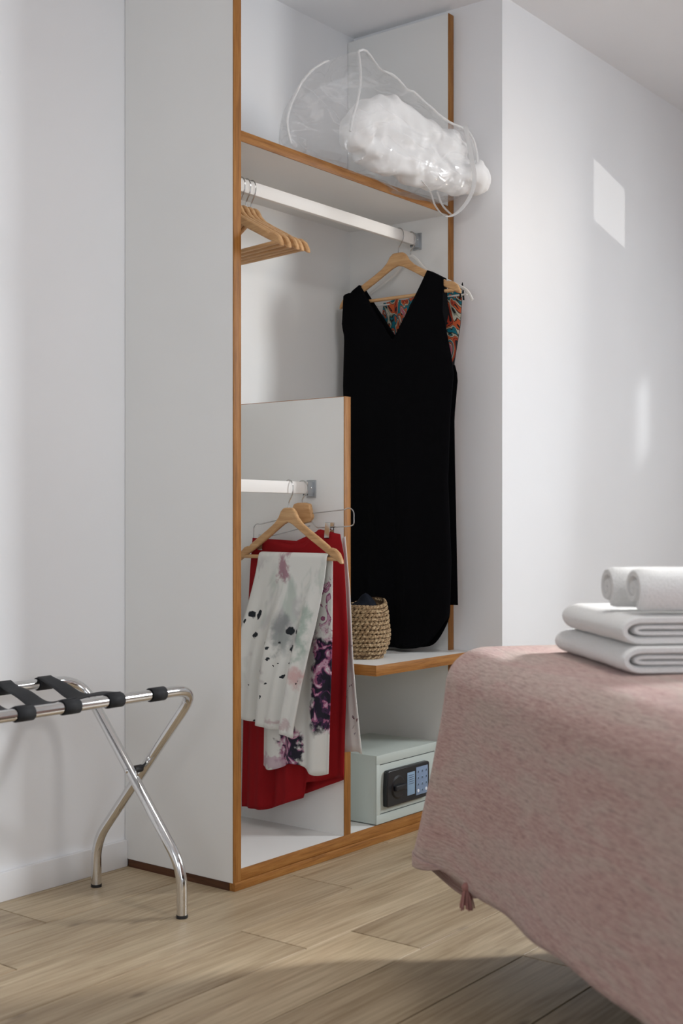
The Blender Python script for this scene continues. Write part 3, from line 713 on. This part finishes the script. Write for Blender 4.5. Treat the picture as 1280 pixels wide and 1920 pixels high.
# ------------------------------------------------------------------ duvet in a clear storage bag
BA = math.atan2(-.16, .72); bax = Vector((cos(BA), sin(BA), 0)); bo = Vector((.207, 0.0, 0))
def bagp(a, z, back=0.0): return bo + bax*a + Vector((.55*back, .83*back, 0)) + Vector((0, 0, z))
outl = smooth_path([(0, .012, 1.885), (0, .0, 1.955), (0, .034, 2.038), (0, .105, 2.108), (0, .178, 2.152), (0, .252, 2.184), (0, .325, 2.150), (0, .40, 2.128), (0, .47, 2.100), (0, .576, 2.058), (0, .66, 2.044), (0, .690, 1.995), (0, .690, 1.93), (0, .66, 1.868), (0, .576, 1.846), (0, .43, 1.842), (0, .30, 1.856), (0, .17, 1.868), (0, .06, 1.872)], 5, True)
outl = [(p.y, p.z) for p in outl]
cen = (.36, 1.97)
bg = thing('storage_bag', 'clear plastic storage bag with white piping on the top shelf', 'bag', (.55, .1, ZS1))
def ring_pts(back, s):
    out = []
    for a, z in outl:
        aa, zz = cen[0] + (a-cen[0])*s, cen[1] + (z-cen[1])*s
        p = bagp(aa, zz, back); q = noise.noise(p*11)*.007 + noise.noise(p*25)*.003
        p += Vector((bax.x*(a-cen[0]), 0, zz-cen[1])).normalized()*q
        if p.y > -.012: p.z = max(p.z, ZS1+.0035)
        p.x = min(p.x, .958 if p.y > -.01 else .985)
        out.append(p)
    return out
bm = bmesh.new(); secs = [(-.030, .30), (-.028, .62), (-.020, .88), (0.0, 1.0), (.04, 1.0), (.09, .985), (.135, .955), (.165, .90), (.175, .70), (.178, .35)]
rgs = [[bm.verts.new(p) for p in ring_pts(*s_)] for s_ in secs]; n = len(outl)
for a, c in zip(rgs, rgs[1:]):
    for k in range(n): bm.faces.new((a[k], a[(k+1) % n], c[(k+1) % n], c[k]))
for r_, bk_ in ((rgs[0], -.031), (rgs[-1], .179)):
    c0 = bm.verts.new(bagp(*cen, bk_))
    for k in range(n): bm.faces.new((r_[k], r_[(k+1) % n], c0))
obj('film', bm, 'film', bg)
rp = ring_pts(.0, 1.003); i_top = max(range(n), key=lambda k: rp[k].z)
obj('piping', tube([rp[k % n] for k in range(0, i_top-7)], .0032, 8), 'piping', bg)
pth = [rp[k] for k in range(i_top-1, i_top+38)]
pth = [p + Vector((0, 0, .006*sin(k*.9) * (k < 14))) for k, p in enumerate(pth)]
obj('piping', tube(pth, .0035, 8), 'piping', bg)
obj('piping', tube(smooth_path([rp[i_top-1], bagp(.238, 2.10, -.018), bagp(.222, 2.03, -.027), bagp(.205, 1.985, -.030), bagp(.196, 1.945, -.030)], 5), .0036, 8), 'piping', bg)
bm = bmesh.new(); hp = smooth_path([bagp(.635, 2.05, -.02), bagp(.650, 1.96, -.034), bagp(.662, 1.90, -.036), bagp(.645, 1.845, -.035), bagp(.60, 1.795, -.03), bagp(.552, 1.776, -.025), bagp(.515, 1.80, -.02), bagp(.495, 1.838, -.018), bagp(.462, 1.862, -.02)], 6)
bm_tube(bm, hp, .006, 8, flat=(.25, 1.25)); obj('handle', bm, 'piping', bg)
bm = bmesh.new(); bm_tube(bm, smooth_path([bagp(.590, 1.785, -.012), bagp(.555, 1.812, .0), bagp(.535, 1.85, .004)], 6), .005, 8, flat=(.25, 1.2)); obj('handle', bm, 'piping', bg)

bm = bmesh.new()
def roll(pts, r): bm_tube(bm, smooth_path(pts, 6), r, 18)
def taper(r): return lambda t: r*(.55 + .45*min(1, 6*t+.25, 6*(1-t)+.35))
B = .070
roll([bagp(.672, 1.998, B-.02), bagp(.60, 2.010, B), bagp(.48, 2.032, B), bagp(.37, 2.050, B), bagp(.295, 2.030, B), bagp(.262, 1.980, B), bagp(.282, 1.940, B)], taper(.050))
roll([bagp(.275, 1.945, B), bagp(.36, 1.930, B-.01), bagp(.48, 1.928, B-.015), bagp(.60, 1.926, B-.02), bagp(.675, 1.926, B-.03), bagp(.727, 1.924, B-.04)], lambda t: .052*(.75+.25*min(1, 3*t)) * (1 if t < .93 else .86))
roll([bagp(.31, 1.985, B-.002), bagp(.39, 1.990, B-.014), bagp(.48, 1.978, B-.010)], taper(.046))
roll([bagp(.49, 1.975, B-.005), bagp(.56, 1.972, B-.016), bagp(.63, 1.965, B-.012)], taper(.030))
roll([bagp(.30, 1.99, B+.06), bagp(.45, 1.99, B+.07), bagp(.62, 1.98, B+.05)], taper(.050))
dv = obj('rolled_duvet', bm, 'duvet', None)
md = dv.modifiers.new('remesh', 'REMESH'); md.mode = 'VOXEL'; md.voxel_size = .0055; md.use_smooth_shade = True
md = dv.modifiers.new('smooth', 'SMOOTH'); md.factor = .5; md.iterations = 2
tx = bpy.data.textures.new('folds', 'CLOUDS'); tx.noise_scale = .085; tx.noise_depth = 1
md = dv.modifiers.new('folds', 'DISPLACE'); md.texture = tx; md.strength = .036; md.mid_level = .5; md.texture_coords = 'LOCAL'
tx2 = bpy.data.textures.new('puckers', 'CLOUDS'); tx2.noise_scale = .038; tx2.noise_depth = 0
md = dv.modifiers.new('puckers', 'DISPLACE'); md.texture = tx2; md.strength = .013; md.mid_level = .5; md.texture_coords = 'LOCAL'
tag(dv, 'white duvet rolled up inside the clear storage bag', 'duvet')

# ------------------------------------------------------------------ luggage rack
lr = thing('luggage_rack', 'folding chrome luggage rack with black webbing straps against the wall', 'luggage rack', (-.5, .13, 0))
RZ, RR = .521, .0125
def frame(xe, xw, ytop, yfoot):
    s_ = 1 if yfoot > ytop else -1
    yk = yfoot; zk = .115
    pts = [(xe, yfoot, .004), (xe, yfoot, zk), (xe, ytop - s_*.004, RZ), (xw, ytop - s_*.004, RZ), (xw, yfoot, zk), (xw, yfoot, .004)]
    P = fillet([pts[0], pts[1], pts[2], pts[3], pts[4], pts[5]], .075, 10)
    return tube(P, RR, 16)
obj('tube_frame', frame(-.176, -.815, -.045, .300), 'chrome', lr)
obj('tube_frame', frame(-.222, -.769, .300, -.045), 'chrome', lr)
for x, y in ((-.176, .300), (-.222, -.045), (-.815, .300), (-.769, -.045)):
    bm = bmesh.new(); bmesh.ops.create_cone(bm, cap_ends=True, segments=18, radius1=.0135, radius2=.0135, depth=.007, matrix=Matrix.Translation((x, y, .0036))); obj('rubber_foot', bm, 'rubber', lr)
for xa, xb in ((-.222, -.176), (-.815, -.769)):
    bm = bmesh.new(); xm = (xa+xb)/2; zc_ = .317
    bmesh.ops.create_cone(bm, cap_ends=True, segments=14, radius1=.009, radius2=.009, depth=abs(xb-xa)-.022, matrix=Matrix.Translation((xm, .1275, zc_)) @ Matrix.Rotation(pi/2, 4, 'Y')); obj('pivot_spacer', bm, 'rubber', lr)
    for x, sg in ((xa-.0125, -1), (xb+.0125, 1)):
        bm = bmesh.new(); bmesh.ops.create_uvsphere(bm, u_segments=10, v_segments=6, radius=.006, matrix=Matrix.Translation((x, .1275, zc_)) @ Matrix.Diagonal((.5, 1, 1, 1))); obj('rivet', bm, 'chrome', lr)
def wrap(x, y, wd_=.042):
    bm = bmesh.new(); r = RR+.0022
    a = [[bm.verts.new((x+s_*wd_/2, y+r*cos(2*pi*k/18), RZ+r*sin(2*pi*k/18))) for k in range(18)] for s_ in (-1, 1)]
    for k in range(18): bm.faces.new((a[0][k], a[0][(k+1) % 18], a[1][(k+1) % 18], a[1][k]))
    return bm
fx = [-.306, -.432, -.553, -.672]; bx_ = [-.335, -.452, -.57, -.69]
for x in fx: obj('strap_loop', wrap(x, -.049), 'webbing', lr, solid=.002)
for x in bx_: obj('strap_loop', wrap(x, .304), 'webbing', lr, solid=.002)
for i, (xf, xb) in enumerate(zip(fx[1:], bx_)):
    def strap(u, v, xf=xf, xb=xb, i=i):
        t = u; y = -.049 + .353*t; x = xf + (xb-xf)*t + (v-.5)*.040; sag = 4*t*(1-t)*(.022+.003*i)
        z = RZ + RR + .004 - sag + .006*sin(t*pi*3+i)*(4*t*(1-t)) + (v-.5)*.010*sin(t*pi); return (x, y, z), (u, v)
    obj('strap', sheet(strap, 24, 4), 'webbing', lr, solid=.002)

# ------------------------------------------------------------------ bed (turned in the room): e along the near side, f across
def camw(X, Z, z=0): return Vector((CAMX, CAMY, z)) + FW*Z + RT*X
BC = camw(.191, 2.60)                                        # far left corner of the mattress
be = (FW*-.975 + RT*.223).normalized(); bf = (FW*.223 + RT*.975).normalized()
BW, BL, BTOP, RC = 1.6, 2.0, .650, .10
def bedp(e, f, z): return BC + be*e + bf*f + Vector((0, 0, z))
bed = thing('bed', 'double bed hidden beneath the pink throw', 'bed', bedp(BL/2, BW/2, 0))
def bed_box(e0, e1, f0, f1, z0, z1, bev):
    bm = box(e0, e1, f0, f1, z0, z1, bev)
    for v_ in bm.verts: v_.co = bedp(v_.co.x, v_.co.y, v_.co.z)
    return bm
obj('mattress', bed_box(.03, BL, .03, BW-.03, .36, BTOP-.012, .05), 'mattress', bed)
obj('bed_base', bed_box(.06, BL, .06, BW-.06, .20, .36, .01), 'bedbase', bed)
for e in (.5, BL-.2):
    for f in (.45, BW-.45): obj('leg', bed_box(e-.03, e+.03, f-.03, f+.03, 0, .20, .004), 'bedbase', bed)
# throw: perimeter path from the far right corner round the far left corner and along the left side, right side closes it
LE, LF = BL+.0, BW
def perim(s):
    # returns base point (e,f) on the inner rectangle inset RC, outward normal (e,f), cornerness
    L1 = LF - 2*RC; LA = RC*pi/2*1.6; L2 = LE - RC
    if s < L1: return (RC, LF-RC-s), (-1, 0), 0
    s -= L1
    if s < LA:
        t = s/LA; an = t*pi/2; return (RC, RC), (-cos(an), -sin(an)), sin(pi*t)
    s -= LA
    return (RC + s, RC), (0, -1), 0
PL = (LF-2*RC) + RC*pi/2*1.6 + (LE-RC)
SC = (LF-2*RC) + RC*pi/2*.8                                  # corner position on the path
def hem_z(s):
    q = s - SC
    return .208 + .03*max(0, q) + .012*math.exp(-((q-.04)/.09)**2) - .085*sst(-.01, .12, -q) + .004*sin(s*9) + .003*sin(s*23)
def throw(u, v):
    s = u*PL; (e, f), (ne, nf), cn = perim(s); q = s - SC
    flare = .074*math.exp(-(q/.13)**2) + .004 + .005*sin(s*6.0+.5)*sst(.15, .4, abs(q))
    rr = .075; hz = hem_z(s); drop0 = BTOP - rr
    ta, tb = .22, .42
    if v < ta: o_ = (RC-rr)*(v/ta); z = BTOP + .004*(1-v/ta); dist = o_
    elif v < tb:
        an = (v-ta)/(tb-ta)*pi/2; o_ = RC - rr + rr*sin(an); z = BTOP - rr + rr*cos(an); dist = RC-rr + rr*an
    else:
        t = (v-tb)/(1-tb); z = drop0 + (hz-drop0)*t; o_ = RC + flare*t**1.15; dist = RC-rr + rr*pi/2 + (drop0-z)
        o_ += .004*sin(s*14+2*t)*t*(1-math.exp(-(q/.15)**2))
    # soft crown: the top edge falls away a little toward the sides
    z -= 0 if v >= tb else 0
    return bedp(e + ne*o_, f + nf*o_, z + .0025*sst(0, .25, v)*noise.noise(Vector((s*5, dist*6, 0)))), (s, dist)
bm = sheet(throw, 300, 46)
uvl = bm.loops.layers.uv.verify()
# top field: continues the side columns inward so that the cloth runs on without a seam
bm.verts.ensure_lookup_table(); NU = 300
s_side = (LF-2*RC) + RC*pi/2*1.6
idx = [i for i in range(NU+1) if i/NU*PL >= s_side]; idx = [idx[0]-1] + idx
nf_ = 30; prev = None
for i in idx:
    sv = i/NU*PL; e = RC + max(0, sv-s_side)
    row = [(bm.verts[i], (sv, 0))]
    for j in range(1, nf_+1):
        d = (LF-2*RC)*j/nf_
        row.append((bm.verts.new(bedp(e, RC+d, BTOP + .004 + .004*sst(0, .22, min(e-RC, d)))), (sv, -d)))
    bm.verts.ensure_lookup_table()
    if prev:
        for j in range(nf_):
            q = (prev[j], row[j], row[j+1], prev[j+1]); fc = bm.faces.new([x[0] for x in q])
            for l, x in zip(fc.loops, q): l[uvl].uv = x[1]
    prev = row
th_ = thing('pink_throw', 'dusty pink woven throw draped over the bed', 'bedspread', bedp(0, 0, .2))
tho = obj('throw_cloth', bm, 'pink', th_, solid=.004)
# folded hem band and tassels
def hemband(u, v):
    s = SC-.20 + u*.36; (e, f), (ne, nf), cn = perim(s); q = s-SC; t = 1.0
    flare = .074*math.exp(-(q/.13)**2) + .012; o_ = RC + flare*.97 - .004; z = hem_z(s) + .006 - v*.026*(1-abs(2*u-1)**3)
    return bedp(e+ne*o_, f+nf*o_, z), (s, v*.03)
obj('hem_fold', sheet(hemband, 40, 4), 'pink', th_, solid=.004)
def tassel(s, zoff, n, L, rad):
    (e, f), (ne, nf), cn = perim(s); q = s-SC; o_ = RC + .074*math.exp(-(q/.13)**2) + .008; base = bedp(e+ne*o_, f+nf*o_, hem_z(s)+zoff)
    bm = bmesh.new()
    for k in range(n):
        a = random.uniform(0, 2*pi); r = rad*sqrt(random.random()); d = Vector((cos(a)*r, sin(a)*r, 0)); ll = L*random.uniform(.8, 1.05)
        bm_tube(bm, smooth_path([base + d*.25, base + d*.8 - Vector((0, 0, ll*.45)), base + d*1.2 - Vector((0, 0, ll))], 3), .0014, 5)
    bmesh.ops.create_uvsphere(bm, u_segments=10, v_segments=6, radius=rad*.7, matrix=Matrix.Translation(base))
    o = obj('tassel', bm, 'pink_thread', th_); o['label'] = 'dark pink tassel'
tassel(SC+.262, .004, 34, .042, .013)
tassel(SC-.06, .12, 14, .03, .006)

# ------------------------------------------------------------------ towels on the throw
def towel_frame(e0, f0, rot):
    c_, s_ = cos(rot), sin(rot)
    ee = be*c_ + bf*s_; ff = bf*c_ - be*s_; o_ = bedp(e0, f0, 0)
    return lambda a, b_, z: o_ + ee*a + ff*b_ + Vector((0, 0, z))
def ribbon(path, th):                                       # thick 2d band around a polyline
    P = [Vector((x, z)) for x, z in path]; L, R = [], []
    for i, p in enumerate(P):
        t = (P[min(i+1, len(P)-1)] - P[max(i-1, 0)]).normalized(); nn = Vector((-t.y, t.x)); L.append(p + nn*th/2); R.append(p - nn*th/2)
    return L, R
def folded(fr_, path, th, length, wav):
    L, R = ribbon(path, th); poly = L + R[::-1]; n = len(poly); bm = bmesh.new(); rings = []
    steps = [0, .004, .012] + [length*k/10 for k in range(1, 10)] + [length-.012, length-.004, length]
    for a in steps:
        edge = min(a, length-a); sh_ = 1 - .5*max(0, 1-edge/.012)**2; ring = []
        for k, p in enumerate(poly):
            m_ = (L[k] + R[k])/2 if k < len(L) else (L[n-1-k] + R[n-1-k])/2
            q = m_ + (p-m_)*sh_
            w_ = noise.noise(Vector((a*9, q.x*9, q.y*20+wav)))*.0035
            ring.append(bm.verts.new(fr_(a, q.x + w_, max(q.y + w_*.4, .0))))
        rings.append(ring)
    for a, c in zip(rings, rings[1:]):
        for k in range(n): bm.faces.new((a[k], a[(k+1) % n], c[(k+1) % n], c[k]))
    for ring in (rings[0], rings[-1]):
        m_ = len(L)
        for k in range(m_-1): bm.faces.new((ring[k], ring[k+1], ring[n-2-k], ring[n-1-k]))
    return bm
def arcp(cx, cz, rx, rz, a0, a1, n=10): return [(cx + rx*cos(radians(a0+(a1-a0)*k/n)), cz + rz*sin(radians(a0+(a1-a0)*k/n))) for k in range(n+1)]
def fold_path(zb, h, wd_, th):
    mid = zb + h/2; ro = h/2 - th/2; ri = ro - th*1.02
    p = [(wd_, zb+th/2), (wd_*.6, zb+th/2), (.08, zb+th/2)] + arcp(ro+.012, mid, ro+.012, ro, 270, 90, 14) + [(.10, zb+h-th/2), (wd_*.6, zb+h-th/2), (wd_-.02, zb+h-th/2)]
    return p
def inner_path(zb, h, wd_, th):
    mid = zb + h/2; r = th*.53
    return [(wd_, mid-r), (.12, mid-r)] + arcp(th+r+.020, mid, r+.012, r, 270, 90, 10) + [(.12, mid+r), (wd_-.03, mid+r)]
TZ = BTOP + .0085
def towel(name, label, e0, f0, rot, zb, h, wd_, length, k):
    t = thing(name, label, 'towel', towel_frame(e0, f0, rot)(length/2, wd_/2, zb), 0, 'white towels stacked on the bed')
    fr_ = towel_frame(e0, f0, rot)
    obj('outer_fold', folded(fr_, fold_path(zb, h, wd_, h*.29), h*.29, length, k), 'terry', t)
    obj('inner_fold', folded(fr_, inner_path(zb, h, wd_, h*.195), h*.195, length-.004, k+5), 'terry', t)
towel('folded_towel', 'folded white towel lying directly on the pink throw', .2485, .170, radians(-6.1), TZ, .045, .42, .38, 1)
towel('folded_towel', 'folded white towel on top of the other folded towel, under the rolls', .272, .172, radians(-6.5), TZ+.0455, .048, .40, .345, 2)
def spiral(r0x, r0z, turns, th, cx, cz, start):
    out = []; n = int(turns*26)
    for k in range(n+1):
        an = start + 2*pi*turns*k/n; r = 1 - (th/r0z)*1.04*(turns*k/n); r = max(r, .12); out.append((cx + r0x*r*cos(an), cz + r0z*r*sin(an)))
    return out
def rolled(label, e0, f0, rot, zb, rx, rz, length, k):
    base = towel_frame(e0, f0, rot); fr_ = lambda a, b_, z: base(b_, a, z)
    th = .0165; o = obj('rolled_towel', folded(fr_, spiral(rx-th/2, rz-th/2, 2.15, th, 0, zb+rz, radians(-60)), th, length, k), 'terry', None)
    tag(o, label, 'towel', 'white towels stacked on the bed')
rolled('rolled white towel at the back on top of the stack', .470, .167, radians(-7), TZ+.094, .046, .0405, .34, 3)
rolled('rolled white towel at the front on top of the stack', .567, .168, radians(-7), TZ+.094, .049, .0410, .36, 4)
